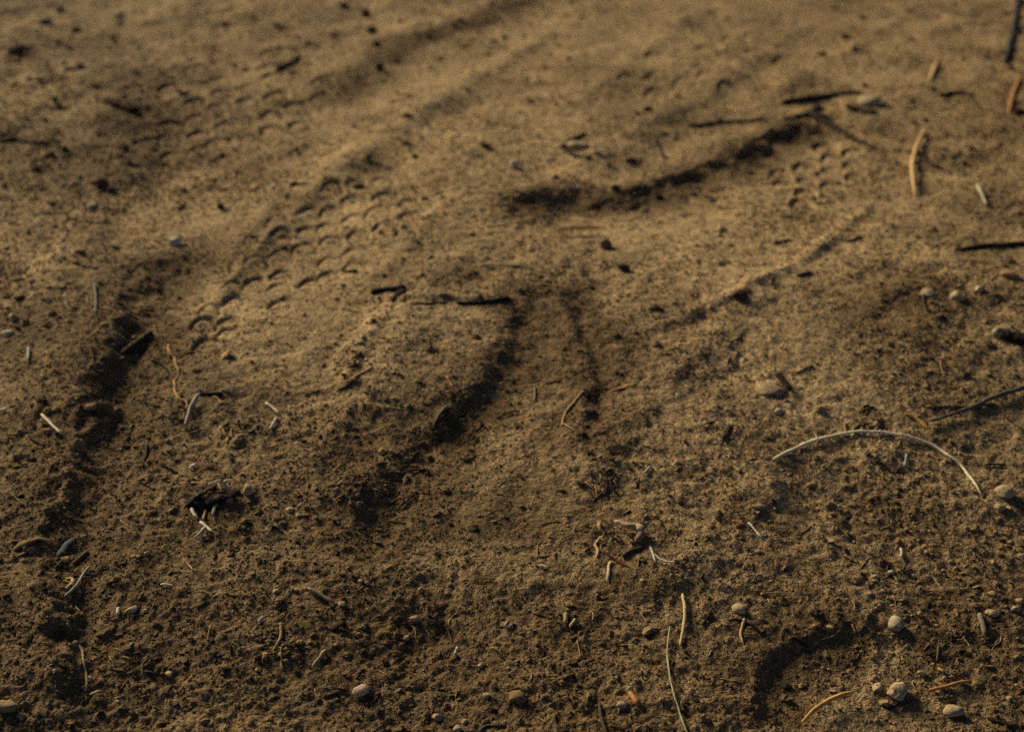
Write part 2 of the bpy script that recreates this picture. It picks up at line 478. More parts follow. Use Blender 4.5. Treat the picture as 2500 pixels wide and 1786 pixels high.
def crumbs(name, n, size, shape, weight, sink, jitter, label):
    V0, F0 = shape
    x, y = scatter_points(n, weight)
    r = size(n, y)
    z = height(x, y)
    M = rotmats(n, .6)
    sc = np.stack([r * rng.uniform(.85, 1.7, n), r * rng.uniform(.7, 1.05, n), r * rng.uniform(.32, .75, n)], 1)
    nv = len(V0)
    loc = V0[None] * (1 + jitter * (rng.random((n, nv, 1)) - .5)) + .25 * jitter * (rng.random((n, nv, 3)) - .5)
    loc = loc * sc[:, None, :]
    P = np.einsum('nij,nvj->nvi', M, loc)
    P[..., 0] += x[:, None]; P[..., 1] += y[:, None]; P[..., 2] += (z + r * sink)[:, None]
    F = (F0[None] + (np.arange(n) * nv)[:, None, None]).reshape(-1, 3)
    me = mesh_from(name, P.reshape(-1, 3), F, smooth=False)
    t = TINTS[rng.choice(len(TINTS), n, p=TW)] * (1.03, .97, .98) * rng.uniform(.8, 1.2, (n, 1)) * (1.10 - .58 * damp_shade_mask(x, y))[:, None]  # crumbs darkened by the same painted rut shade and damp patches
    col = np.concatenate([np.repeat(t, nv, 0), np.ones((n * nv, 1))], 1).astype(np.float32)
    a = me.attributes.new("tint", 'FLOAT_COLOR', 'POINT'); a.data.foreach_set("color", col.ravel())
    me.materials.append(CRUMB)
    o = link(bpy.data.objects.new(name, me)); o["kind"] = "stuff"; o["label"] = label; o["category"] = "gravel"
CRUMB = crumb_material()

def clumpy(x, y, wl, seed, a, b):
    return sstep(a, b, vnoise(x, y, wl, seed) * .7 + vnoise(x, y, wl * .4, seed + 1) * .5)
crumbs("soil_crumbs", 95000, lambda n, y: .00045 + .00060 * rng.random(n) ** 2 + .0004 * sstep(.6, 1.1, y), OCTA,
       lambda x, y: np.clip(loose_mask(x, y), 0, 1) * (.35 + .65 * clumpy(x, y, .03, 81, -.3, .4)) * sstep(2.2, .6, y), .2, .6,
       "fine brown crumbs of dry soil covering the ground")
crumbs("soil_grit", 15000, lambda n, y: .0007 + .0012 * rng.random(n) ** 2.8, ICO[1],
       lambda x, y: np.clip(loose_mask(x, y), 0, 1) ** 1.5 * (.12 + .88 * clumpy(x, y, .04, 91, -.1, .5)), .12, .8,
       "coarse tan and brown grit lying loose on the ground")
crumbs("soil_lumps", 1100, lambda n, y: .0016 + .0020 * rng.random(n) ** 3 + .0009 * sstep(.7, 1.3, y), ICO[2],
       lambda x, y: np.clip(loose_mask(x, y), 0.12, 1) * (.15 + .85 * clumpy(x, y, .05, 101, 0, .5)), .0, .6,
       "small lumps of crumbled earth strewn between the tracks")

# ------------------------------------------------------------------ builders for the things lying on the soil
def tag(o, label, cat, group=None):
    o["label"] = label; o["category"] = cat
    if group: o["group"] = group
    return o

def place_mesh(name, V, F, m, parent=None, smooth=True):
    V = np.asarray(V); c = np.array([V[:, 0].mean(), V[:, 1].mean(), V[:, 2].min()])
    if parent is not None: c = np.array(parent.location)
    me = mesh_from(name, V - c, F, smooth); me.materials.append(m)
    o = link(bpy.data.objects.new(name, me))
    if parent is None: o.location = c
    else: o.parent = parent
    return o

def spline(P, n):
    """Catmull-Rom through P, n samples"""
    P = np.asarray(P, float)
    if len(P) == 2: P = np.array([P[0], (P[0] + P[1]) / 2, P[1]])
    Q = np.vstack([2 * P[0] - P[1], P, 2 * P[-1] - P[-2]])
    L = np.concatenate([[0], np.cumsum(np.linalg.norm(np.diff(P, axis=0), axis=1))])
    out = []
    for s in np.linspace(0, L[-1], n):
        i = min(np.searchsorted(L, s, 'right') - 1, len(P) - 2); t = (s - L[i]) / (L[i + 1] - L[i])
        a, b, c, d = Q[i], Q[i + 1], Q[i + 2], Q[i + 3]
        out.append(.5 * (2 * b + (c - a) * t + (2 * a - 5 * b + 4 * c - d) * t * t + (3 * b - a - 3 * c + d) * t ** 3))
    return np.array(out)

def strand_mesh(pts, w0, w1, lift=0.0, arch=0.0, flat_=1.0, knots=0.0, wander=0.0, prof=None, jag=0.0, sides=8, embed=.25, stiff=True):
    """tube that lies on the ground under the photo line pts; widths in photo pixels"""
    G = []
    for p in pts:
        g, s = ground_point(*p); G.append((g, s))
    length = sum(np.linalg.norm(G[i + 1][0] - G[i][0]) for i in range(len(G) - 1))
    smean = np.mean([s for _, s in G])
    n = int(np.clip(length / (.0016 if knots or wander else .0028), 8, 44))
    C = spline([g for g, _ in G], n)
    u = np.linspace(0, 1, n)
    rad = (w0 + (w1 - w0) * u) * smean / 2
    if prof == 'leaf': rad = rad * (np.sin(np.pi * np.clip(u * .93 + .035, 0, 1)) ** .7 + .06)
    elif prof == 'needle': rad = rad * np.clip(.55 + 1.6 * u, 0, 1) * np.clip(.3 + 3.0 * (1 - u), 0, 1)
    elif prof == 'taper': rad = rad * np.clip(.25 + 5 * (1 - u), 0, 1) * np.clip(.45 + 6 * u, 0, 1)
    else: rad = rad * np.clip(.55 + 9 * u, 0, 1) * np.clip(.5 + 9 * (1 - u), 0, 1)
    sd = rng.integers(0, 9000)
    q = u * length
    rad = rad * (1 + .10 * vnoise(q, q * 0, .004, sd) + knots * np.maximum(vnoise(q, q * 0, .0055, sd + 1), 0))
    gz = height(C[:, 0], C[:, 1])
    if stiff:                                   # a stiff stem rests on the high spots only
        base = np.polyval(np.polyfit(u, gz, min(2, n - 1)), u)
        base = base + np.percentile(gz - base, 72)
    else:
        k = np.ones(3) / 3
        base = np.convolve(np.pad(gz, 1, mode='edge'), k, 'valid')
        base = .5 * base + .5 * np.maximum(base, gz)
    C[:, 2] = base + rad * flat_ * (1 - 2 * embed) + lift + arch * np.sin(np.pi * u)
    if wander:
        amp = wander * smean
        C[1:-1, 0] += (amp * vnoise(q, q * 0, .006, sd + 2) + .5 * amp * vnoise(q, q * 0, .0025, sd + 3))[1:-1]
        C[1:-1, 1] += (amp * vnoise(q, q * 0, .006, sd + 4) + .5 * amp * vnoise(q, q * 0, .0025, sd + 5))[1:-1]
    T = np.gradient(C, axis=0); T /= np.linalg.norm(T, axis=1)[:, None]
    S = np.cross(T, (0, 0, 1)); S /= np.linalg.norm(S, axis=1)[:, None] + 1e-9
    U = np.cross(S, T)
    ang = np.linspace(0, 2 * np.pi, sides, endpoint=False)
    wob = 1 + jag * (rng.random((n, sides)) - .5)
    ring = C[:, None] + rad[:, None, None] * wob[..., None] * (np.cos(ang)[None, :, None] * S[:, None] + flat_ * np.sin(ang)[None, :, None] * U[:, None])
    V = ring.reshape(-1, 3)
    i = np.arange(n * sides).reshape(n, sides)
    F = np.stack([i[:-1], np.roll(i[:-1], -1, 1), np.roll(i[1:], -1, 1), i[1:]], -1).reshape(-1, 4)
    # ends closed with a tip vertex each (triangle fans written as quads with a repeated ring centre)
    tips = np.array([C[0] - T[0] * rad[0] * .5, C[-1] + T[-1] * rad[-1] * .5])
    V = np.vstack([V, tips])
    tris = [(n * sides, i[0, (k + 1) % sides], i[0, k]) for k in range(sides)] + [(n * sides + 1, i[-1, k], i[-1, (k + 1) % sides]) for k in range(sides)]
    Ft = np.concatenate([F[:, [0, 1, 2]], F[:, [0, 2, 3]], np.array(tris)])
    return V, Ft

def strand(name, cat, label, col, pts, w0, w1, parent=None, group=None, rough=.75, grain=900.0, **kw):
    V, F = strand_mesh(pts, w0, w1, **kw)
    o = place_mesh(name, V, F, mat(col, rough, grain), parent)
    if cat: tag(o, label, cat, group)
    return o

def stone_mesh(px, py, w, h, rough=.3, sub=3, sink=.3, turn=None):
    if w < 45: w, h, sink = w * .88, h * .88, sink + .08
    g, s = ground_point(px, py)
    dep = math.atan2(CAM_H, math.hypot(g[0], g[1])); sp, cp = math.sin(dep), math.cos(dep)
    rx = w * s / 2; ry = rx * rng.uniform(.75, 1.0); hh = h * s / 2
    rz = math.sqrt(max(hh * hh - (ry * sp) ** 2, (.55 * min(rx, ry)) ** 2)) / 1.0
    rz = min(rz, 1.1 * rx)
    V0, F = ICO[sub]
    sd = rng.random() * 50
    a, b, c = V0.T
    n = vnoise(a * 1 + sd, b + c * 1.7, .9, 7) * .5 + vnoise(a - c + sd, b * 1.3 - c * .6, .45, 8) * .3 + vnoise(a * 1.1 + b + sd, c * 1.2 - b, .2, 9) * .26 + vnoise(a * 1.2 - c + sd, b + c * .7 + sd, .09, 10) * .12
    V = V0 * (1 + rough * n)[:, None]
    for _ in range(int(rough * 22)):             # a few flattened facets
        d = rng.normal(size=3); d /= np.linalg.norm(d); lim = rng.uniform(.62, .88)
        k = V @ d; V = V - np.maximum(k - lim, 0)[:, None] * d * .85
    V = V * (rx, ry, rz)
    t = rng.uniform(-.35, .35) if turn is None else turn
    V = np.stack([V[:, 0] * math.cos(t) - V[:, 1] * math.sin(t), V[:, 0] * math.sin(t) + V[:, 1] * math.cos(t), V[:, 2]], 1)
    gz = float(np.median(height(g[0] + rx * np.array([-.6, .6, 0, 0, 0]), g[1] + ry * np.array([0, 0, -.6, .6, 0]))))
    return V + (g[0], g[1] - rz * (1 - 2 * sink) * cp / sp * .5, gz + rz * (1 - 2 * sink)), F

def stone(name, cat, label, col, px, py, w, h, parent=None, group=None, rough=.3, sub=None, sink=.3, turn=None, grain=700.0, spot=.4):
    V, F = stone_mesh(px, py, w, h, rough, sub or (3 if w > 19 else 2), sink, turn)
    o = place_mesh(name, V, F, mat(col, .92, grain, spot, .8), parent)
    if cat: tag(o, label, cat, group)
    return o

# ------------------------------------------------------------------ the things themselves (photo positions traced on to the ground)
DARK, BLACK, BROWN = (.045, .031, .022), (.026, .019, .015), (.085, .050, .028)
TAN, ORANGE, RUST, CREAM, WHITE = (.44, .275, .125), (.50, .25, .075), (.30, .105, .045), (.68, .54, .32), (.80, .70, .50)
GREY, SLATE, GREEN, OLIVE = (.28, .235, .17), (.13, .150, .155), (.24, .285, .20), (.17, .135, .062)
SAND, PALE, PINK, EARTH, CLAY = (.32, .215, .10), (.41, .29, .155), (.38, .25, .135), (.215, .14, .068), (.28, .185, .092)

MARKS = []
_used = set()
def near_label(px, py, what, size=""):
    """a label that says where an unremarkable piece lies, by the nearest thing one can find"""
    for nm, x, y in sorted(MARKS, key=lambda m: (m[1] - px) ** 2 + ((m[2] - py) * 1.5) ** 2):
        dx, dy = px - x, py - y
        d = math.hypot(dx, dy)
        h = "right" if dx > 0 else "left"; v = "below" if dy > 0 else "above"
        if abs(dx) > 2.2 * abs(dy): rel = h + " of"
        elif abs(dy) > 2.2 * abs(dx): rel = v
        else: rel = v + " and " + h + " of"
        far = "just " if d < 60 else "" if d < 150 else "well "
        t = "%s%s %s%s the %s" % (size, what, far, rel, nm)
        if t not in _used and len(t.split()) <= 16:
            _used.add(t); return t
    return what

def twig(label, pts, w0, w1, col=DARK, **kw):
    kw.setdefault('knots', .35); kw.setdefault('jag', .25); kw.setdefault('wander', 2.0); kw.setdefault('group', None)
    return strand("twig", "twig", label, col, pts, w0, w1, **kw)
def needle(label, pts, w, col=TAN, **kw):
    kw.setdefault('prof', 'needle'); kw.setdefault('jag', .16); kw.setdefault('knots', .12); kw.setdefault('wander', 1.0)
    return strand("pine_needle", "pine needle", label, col, pts, w, w, rough=.6, **kw)
def straw(label, pts, w0, w1=None, col=WHITE, name="straw", cat="straw", **kw):
    kw.setdefault('jag', .2); kw.setdefault('knots', .18); kw.setdefault('wander', .9)
    kw.setdefault('lift', .0008)
    return strand(name, cat, label, col, pts, w0 * 1.15, (w0 if w1 is None else w1) * 1.15, rough=.65, **kw)
def root(label, pts, w0, w1=None, col=TAN, **kw):
    kw.setdefault('wander', 5.0); kw.setdefault('knots', .4); kw.setdefault('stiff', False); kw.setdefault('embed', .3)
    return strand("root", "root", label, col, pts, w0, w0 if w1 is None else w1, **kw)
def bark(label, pts, w, col=BLACK, name="bark_chip", cat="bark chip", **kw):
    kw.setdefault('flat_', .42); kw.setdefault('jag', .5); kw.setdefault('knots', .5); kw.setdefault('embed', .1)
    return strand(name, cat, label, col, pts, w, w * .8, rough=.9, grain=500.0, **kw)
def pebble(label, x, y, w, h, col=SAND, **kw):
    kw.setdefault('rough', .48); kw.setdefault('spot', .55)
    return stone("pebble", "pebble", label, col, x, y, w, h, **kw)
def clod(label, x, y, w, h, col=EARTH, **kw):
    kw.setdefault('rough', .55); kw.setdefault('sub', 3); kw.setdefault('spot', .5)
    return stone("soil_clod", "soil clod", label, col, x, y, w, h, **kw)
def split_thing(o, own):
    """give a one-mesh thing an Empty as its root, its own mesh becoming the part OWN"""
    base = o.name.split(".")[0]
    o.name = own
    e = link(bpy.data.objects.new(base, None)); e.empty_display_size = .005
    e.location = o.location
    for k in ("label", "category", "group"):
        if k in o: e[k] = o[k]; del o[k]
    o.parent = e; o.location = (0, 0, 0)
    return e
def part_branch(parent, pts, w0, w1, col=DARK, name="branch", own="stem", **kw):
    kw.setdefault('knots', .3); kw.setdefault('jag', .2)
    if parent.type == 'MESH':
        parent = parent.parent or split_thing(parent, own)
    return strand(name, None, None, col, pts, w0, w1, parent=parent, **kw)

MARKS += [("reddish bark stub at upper left", 297, 265), ("lone grey pebble at left", 232, 505), ("slanted short stick at the top", 705, 160), ("upright row of clods at the top", 912, 100), ("bark fork holding a stone", 1408, 360),
          ("whitish pebble at upper centre", 1255, 405), ("straight tan needle in the centre", 1415, 573), ("grey brown clod below the tan needle", 1478, 600), ("level black twig on the wedge", 1180, 738), ("level twig above the right print", 2005, 240),
          ("flat buff clod behind the right print", 2116, 249), ("curved tan needle", 2235, 410), ("thick twig at top right", 2470, 80), ("rusty needle at the right edge", 2475, 235), ("faint straw at upper right", 2396, 480),
          ("off white pebble by the left print", 430, 593), ("yellow pebble pair at top left", 83, 191), ("level twig at the right edge", 2420, 604), ("cream arched stem", 2117, 1060), ("flat pinkish stone", 1884, 950), ("thick grey twig at right", 2400, 990),
          ("buff clods right of the arch", 2445, 1220), ("pale oval pebble at right", 2418, 1497), ("flat buff pebble at lower right", 1801, 1485), ("pale crumbly clod", 2184, 1528), ("whitish rocks at lower right", 2170, 1688), ("rounded tan stone at lower right", 2325, 1736),
          ("curved orange needle", 2020, 1735), ("level orange needle", 2318, 1678), ("red brown chip", 1803, 1277), ("short grey twig by the oval pebble", 2398, 1525), ("hooked cream straw", 2200, 1353), ("blue grey straw under the arch", 2211, 1127), ("yellow tan straw", 1667, 1520), ("green fibre", 1640, 1660),
          ("scrap heap right of centre", 1520, 1320), ("cross of white straws", 497, 1300), ("black bark scrap", 518, 1217), ("slate blue chip", 163, 1338), ("long grey twig at lower left", 191, 1425), ("flat pinkish pebble at lower left", 325, 1488), ("scrap nest with the looped root", 685, 1570), ("knotted root", 206, 1625),
          ("tan oval pebble at lower left", 413, 1644), ("tan grey stick at lower left", 785, 1458), ("tan stick by the scrap nest", 780, 1612), ("large whitish stone at the bottom", 880, 1688), ("buff clod at the left edge", 20, 1727), ("curved bark at the left edge", 80, 1322), ("bent grey stalk", 468, 1008), ("white sliver at lower left", 408, 1431), ("brown stick in the left rut", 340, 840), ("white straw at the left edge", 126, 1041), ("broken white straw", 668, 1015), ("pinkish clod on the central bank", 935, 1102), ("white pebble left of the wedge", 885, 822), ("pinkish tan stone in the lower hollow", 1012, 1509), ("square edged clod at the bottom", 1262, 1703), ("dark twig at the bottom edge", 1470, 1750)]

# ---- upper part, out of focus
bark("dark reddish stub of bark lying on the dirt at upper left", [(262, 250), (295, 262), (332, 280)], 24, (.045, .020, .017), flat_=.6)
twig("dark curved twig coming in at the left edge, upper part", [(-12, 354), (37, 345), (75, 349), (122, 352)], 11, 7)
pebble("long peach pebble in the shaded rut below the reddish bark stub", 290, 361, 17, 30, (.55, .36, .18), turn=1.3)
pebble("small round peach pebble beside the long peach one", 271, 374, 14, 13, (.50, .31, .16))
pebble("round grey pebble left of the blurred arc prints, alone on a bare patch", 232, 505, 32, 27, GREY)
pebble("off white pebble with a black shadow beside the left shoe print", 430, 593, 38, 32, (.50, .45, .36), sink=.15)
pebble("blurred pale yellow pebble near the upper left corner, right one of a pair", 95, 191, 22, 20, (.62, .54, .32))
pebble("blurred dull yellow pebble near the upper left corner, left one of a pair", 71, 192, 20, 18, (.46, .38, .22))
pebble("lone small pale grey pebble on the smooth dirt at upper left", 479, 316, 20, 17, PALE)
pebble("bright orange pebble low at the left edge beneath a dark hollow", 85, 598, 15, 14, (.62, .30, .08))
pebble("tan pebble just above the bright orange one at the left edge", 69, 566, 15, 16, CLAY)
pebble("bluish grey pebble at the top left, half sunk", 292, 41, 32, 22, (.26, .27, .25))
clod("blue grey lump near the top left corner", 112, 56, 44, 30, (.13, .14, .125))
twig("short thick dark stick lying slanted on smooth dirt at the top", [(677, 174), (705, 160), (731, 141)], 13, 10)
for x, y, w, h in [(191, 75, 36, 18), (151, 25, 24, 20), (52, 125, 50, 18), (136, 245, 22, 19), (148, 262, 19, 16), (387, 275, 22, 15), (681, 67, 32, 19), (198, 163, 26, 16), (159, 155, 18, 15),
                   (170, 121, 19, 12), (243, 329, 18, 11), (112, 295, 19, 14), (128, 497, 20, 12), (250, 450, 44, 30), (274, 465, 26, 22), (93, 415, 26, 24), (160, 365, 24, 20), (725, 365, 16, 16), (718, 450, 24, 10), (540, 505, 20, 22),
                   (1206, 103, 24, 14), (1231, 92, 20, 13), (1184, 356, 32, 11), (1012, 383, 20, 13), (877, 456, 32, 10), (1264, 471, 22, 15), (1539, 393, 36, 16), (1580, 269, 30, 22),
                   (1555, 277, 16, 13), (1006, 458, 13, 10), (1045, 90, 20, 16), (1075, 145, 18, 12), (1330, 165, 18, 12), (865, 310, 12, 14), (900, 385, 26, 13), (1500, 460, 30, 16), (1608, 480, 22, 16),
                   (2060, 90, 30, 12), (2085, 118, 22, 14), (2005, 134, 30, 14), (2220, 28, 18, 12), (2110, 208, 24, 11), (2128, 155, 16, 11), (2275, 218, 18, 14), (2225, 250, 20, 13), (2258, 295, 16, 16), (2230, 300, 20, 12),
                   (2368, 362, 15, 15), (2440, 355, 16, 16), (2352, 400, 18, 16), (2263, 330, 14, 14), (2278, 561, 18, 11), (1757, 293, 22, 15), (1690, 160, 16, 11), (2465, 165, 18, 14), (2480, 250, 20, 12)]:
    clod(near_label(x, y, "dark blurred clod", "small " if w < 19 else "larger " if w > 27 else ""), x, y, w * 1.1, h, (.085, .056, .034), group="dark clods dotted over the far dirt", sub=2, sink=.12)
for x, y, w, h, l in [(896, 38, 32, 30, "highest"), (907, 77, 38, 28, "largest"), (921, 111, 26, 24, "roundest"), (928, 166, 28, 34, "lowest")]:
    clod("dark clod in the upright row at top centre, the %s of four" % l, x, y, w, h * 1.1, (.07, .046, .03), group="upright row of dark clods", sub=2, sink=.12)
clod("dark brown clod cut off by the top edge, above the upright row", 838, 14, 30, 22, (.035, .03, .026), sub=2)
v = bark("forked black bark piece clasping a pale stone, upper centre", [(1372, 364), (1395, 347), (1424, 327)], 17, BLACK)
part_branch(v, [(1376, 366), (1405, 382), (1442, 391)], 16, 12, BLACK, flat_=.6, name="prong", own="bark")
stone("stone", "stone", "pale wedge shaped stone held in the fork of black bark", PALE, 1408, 362, 56, 34, sink=.2)
pebble("pale round pebble right of the stone in the bark fork", 1459, 377, 30, 26, (.50, .41, .27))
pebble("whitish pebble alone on smooth dirt, upper centre", 1255, 405, 31, 29, (.66, .56, .42), sink=.15)
needle("straight tan needle under the dark bank, in the centre", [(1361, 575), (1415, 572), (1470, 571)], 11, (.66, .40, .16), lift=.004)
pebble("small orange chip at the foot of the central hollow", 1150, 570, 22, 14, (.58, .33, .13))
pebble("tiny orange chip above the other one by the central hollow", 1156, 527, 14, 11, (.55, .30, .12))
clod("grey brown clod with a black shadow below the straight tan needle", 1478, 600, 42, 38, (.16, .115, .07), sink=.1)
pebble("light grey slip of stone leaning on the grey brown clod", 1464, 596, 14, 30, GREY)
pebble("cream pebble on the dark bank right of centre", 1608, 544, 17, 15, PALE)
for x, y, w in [(1016, 588, 15), (1054, 590, 14), (1700, 598, 12), (1336, 540, 12), (1260, 555, 12)]:
    pebble(near_label(x, y, "small cream pebble"), x, y, w, w * .9, (.45, .35, .22), group="small cream pebbles between the prints")
twig("thin dark crooked twig pressed into the dirt above the dark bank", [(1600, 338), (1606, 360), (1623, 388)], 7, 8)
twig("straight dark twig lying level above the right shoe print", [(1907, 253), (1960, 247), (2020, 238), (2099, 228)], 15, 10)
twig("long thin grey brown twig reaching left from the top of the right print", [(1680, 309), (1757, 301), (1820, 299), (1876, 294)], 9, 7, (.06, .048, .035))
t = twig("dark twig running down along the upper edge of the right print", [(1972, 277), (2010, 300), (2050, 322), (2095, 345), (2140, 368)], 19, 8, (.020, .014, .011))
part_branch(t, [(1978, 280), (1945, 287), (1910, 291)], 13, 8)
part_branch(t, [(1975, 279), (1990, 268), (2003, 260)], 14, 9)
part_branch(t, [(1990, 284), (2012, 286), (2036, 293)], 11, 7)
bark("dark bark flake under the buff clod behind the right print", [(2066, 264), (2102, 272), (2140, 280)], 26, DARK)
clod("flat buff clod resting on a dark bark flake behind the right print", 2116, 249, 64, 22, (.42, .32, .19), rough=.35)
needle("curved tan needle standing out right of the right shoe print", [(2256, 325), (2238, 366), (2227, 411), (2228, 456), (2232, 488)], 11, (.56, .35, .155), lift=.003)
needle("short blurred tan needle near the top right", [(2291, 147), (2281, 172), (2270, 200)], 11, (.50, .33, .15))
twig("thick dark twig upright at the top right edge", [(2489, -6), (2478, 52), (2466, 110), (2452, 160)], 12, 10, (.035, .033, .032))
twig("dark twig lying level left of the rusty needle, right edge", [(2292, 235), (2342, 228), (2378, 237)], 11, 9)
needle("rusty needle at the right edge above a black stone", [(2490, 190), (2473, 235), (2462, 280)], 10, (.38, .18, .075))
stone("stone", "stone", "black stone at the right edge below the rusty needle", BLACK, 2484, 277, 38, 28, sink=.15)
straw("faint bluish straw right of the curved tan needle", [(2384, 458), (2396, 480), (2408, 503)], 6, col=(.42, .39, .29))
twig("dark crooked twig beside the curved tan needle", [(2240, 372), (2262, 397), (2296, 414)], 13, 10, (.05, .03, .02))
twig("dark twig entering at the right edge, level, below the faint straw", [(2340, 613), (2400, 606), (2450, 602), (2510, 596)], 11, 10)
bark("short black sliver on the trodden dirt right of the central clod", [(1890, 597), (1908, 593), (1930, 586)], 14, BLACK)
bark("black sliver below the thin ridge on the right", [(1946, 676), (1962, 670), (1980, 664)], 13, BLACK)
bark("black sliver near the dark twig at the right edge", [(2065, 590), (2084, 587), (2104, 580)], 11, BLACK)
pebble("small peach pebble on the ridge right of centre", 1855, 600, 16, 15, (.60, .40, .2))
clod("dark round clod right of the level black twig", 1521, 655, 42, 28, (.05, .033, .021), sink=.1)
clod("dark clod at the left end of the thin ridge", 1803, 722, 46, 20, (.07, .045, .026))
pebble("tan flat stone near the right edge under the level dark twig", 2461, 674, 50, 16, CLAY)
clod("buff clod left one of two beside the smooth hollow on the right", 2267, 716, 44, 26, (.40, .30, .18))
clod("buff clod right one of two beside the smooth hollow on the right", 2334, 726, 46, 30, (.38, .29, .175))
pebble("cream pebble behind the two buff clods", 2389, 708, 30, 24, (.46, .37, .24))
pebble("round olive grey pebble beside the big black bark at the right edge", 2432, 814, 38, 36, (.32, .27, .165), sink=.15)
bark("big black bark piece cut off by the right edge", [(2452, 822), (2480, 832), (2530, 846)], 36, BLACK, flat_=.7)
pebble("orange shard on loose dirt left of the big black bark", 2343, 846, 14, 22, (.55, .30, .10))
pebble("pinkish pebble at the rim of the smooth hollow on the right", 2185, 816, 13, 12, PINK)
pebble("tiny white pebble in the smooth hollow", 1874, 783, 11, 11, PALE)

# ---- middle
twig("black thick stub of bark in the centre, above the level twig", [(905, 716), (940, 710), (992, 705)], 17, 20, BLACK, flat_=.7)
bark("black splinter leaning down from the thick stub in the centre", [(988, 712), (974, 722), (958, 738)], 18, BLACK)
twig("slim black twig lying level along the top of the central wedge, right piece", [(1114, 741), (1169, 742), (1205, 737), (1246, 731)], 6, 12, BLACK)
twig("thinner black twig along the top of the central wedge, left piece", [(1000, 742), (1050, 742), (1092, 741)], 3.5, 5.5, BLACK, knots=.15)
straw("thin tan stalk lying level above the central wedge", [(1175, 648), (1230, 652), (1294, 652)], 6, 4, col=(.40, .29, .15))
twig("brown stick half in shadow in the left rut", [(300, 866), (335, 840), (372, 815)], 18, 17, (.050, .033, .02))
pebble("small peach pebble on the brown stick in the left rut", 331, 824, 19, 13, (.50, .34, .17), sink=0)
root("wriggly tan root running down beside the left rut", [(410, 842), (423, 874), (434, 904), (424, 938), (430, 964), (451, 983), (454, 1008)], 7, 6, (.42, .245, .105))
straw("grey bent stalk with a dark shadow, left of the broken white straw", [(487, 973), (466, 1008), (453, 1046)], 9, 8, col=(.35, .31, .23), lift=.002)
twig("short black twig joining the top of the grey bent stalk", [(487, 964), (512, 964), (544, 963)], 9, 12, BLACK)
root("tan peel of root under the short black twig", [(518, 970), (532, 977), (547, 984)], 6, 5, (.45, .28, .13))
straw("straight white straw at the left edge beside a round clod", [(102, 1018), (126, 1041), (149, 1062)], 6)
straw("upper half of the broken white straw left of centre", [(648, 987), (666, 1000), (683, 1015)], 6)
straw("lower half of the broken white straw left of centre", [(677, 1023), (668, 1038), (661, 1053)], 6, col=(.52, .48, .38))
clod("tan clod with a black shadow right of the white straw", 222, 996, 36, 24, CLAY, sink=.1)
clod("big olive clod in the left rut", 198, 1091, 40, 48, (.21, .155, .078), sink=.1)
clod("round tan clod at the upper end of the white straw", 116, 1004, 26, 24, CLAY)
clod("round tan clod under the white straw", 117, 1053, 24, 22, (.33, .20, .10))
clod("small clod between the white straw and the shadowed tan clod", 140, 1000, 26, 22, CLAY)
pebble("tan pebble at the left edge, upper one of two", 36, 776, 27, 25, (.42, .30, .17))
pebble("pale pebble at the left edge, lower one of two", 19, 815, 36, 24, (.48, .39, .26))
pebble("peach chip in the loose dirt above the brown stick", 254, 792, 22, 14, (.40, .27, .14))
for x, y, w in [(187, 642, 20), (221, 632, 13), (205, 650, 14), (613, 882, 12), (359, 950, 12), (420, 903, 9), (475, 902, 11), (55, 948, 11), (47, 932, 10), (990, 823, 13), (638, 750, 12), (154, 610, 12)]:
    pebble(near_label(x, y, "small light pebble"), x, y, w, w * .9, SAND, group="small light pebbles at left")
straw("small white chip of straw at the very left edge", [(-4, 1008), (8, 1005), (19, 1002)], 6)
straw("short white chip right of the curled roots", [(463, 1148), (471, 1142), (480, 1137)], 6)
root("tan torn peel standing left of the white broken straw", [(538, 1042), (547, 1058), (556, 1080)], 8, 6, (.44, .26, .12))
twig("small dark crooked twig below the left rut clods", [(402, 1103), (415, 1115), (431, 1130)], 6, 5, BROWN)
twig("dark curved rootlet left of the small crooked twig", [(360, 1085), (357, 1112), (347, 1146)], 8, 5, (.05, .032, .02))
straw("faint bluish stalk above the left rut", [(231, 696), (235, 730), (234, 768)], 5, 4, col=(.20, .18, .145))
straw("short grey stalk near the left edge", [(71, 853), (70, 868), (69, 884)], 8, 6, col=(.34, .32, .26))
root("tan stick on the edge of the central wedge", [(864, 925), (885, 911), (909, 898)], 9, 7, (.47, .29, .13))
twig("thin dark twig carrying on left from the tan stick", [(822, 956), (842, 945), (862, 930)], 5, 6, BLACK)
bark("dark pointed leaf like bark chip on the shaded central bank", [(1101, 997), (1080, 1022), (1057, 1054)], 24, (.045, .034, .02), prof='leaf', lift=.0015, name="bark_chip", flat_=.3)
straw("olive fibre along the left side of the pointed chip", [(1094, 1000), (1075, 1020), (1056, 1050)], 6, 4, col=(.22, .18, .09), lift=.0025)
root("tan crooked rootlet right of centre with a dark end", [(1428, 955), (1408, 975), (1390, 995), (1378, 1018), (1371, 1041)], 7, 6, (.40, .25, .125), wander=2)
straw("thin tan fibre crossing the foot of the crooked rootlet", [(1377, 1038), (1390, 1046), (1407, 1056)], 4, 3, col=TAN)
needle("straight rusty needle pointing right from the crooked rootlet", [(1484, 958), (1515, 950), (1553, 940)], 8, (.45, .26, .11))
bark("black bark crumb at the dark end of the crooked rootlet", [(1425, 950), (1432, 962), (1440, 975)], 15, BLACK)
pebble("cream chip on the central wedge", 1113, 938, 10, 15, PALE)
root("reddish rootlet beside the cream chip on the wedge", [(1090, 918), (1096, 930), (1105, 945)], 6, 4, (.36, .19, .10))
clod("pinkish clod at the top of the central shaded bank", 935, 1102, 30, 24, PINK, sink=.12)
pebble("white pebble left of the central wedge", 885, 822, 17, 13, (.62, .56, .45))
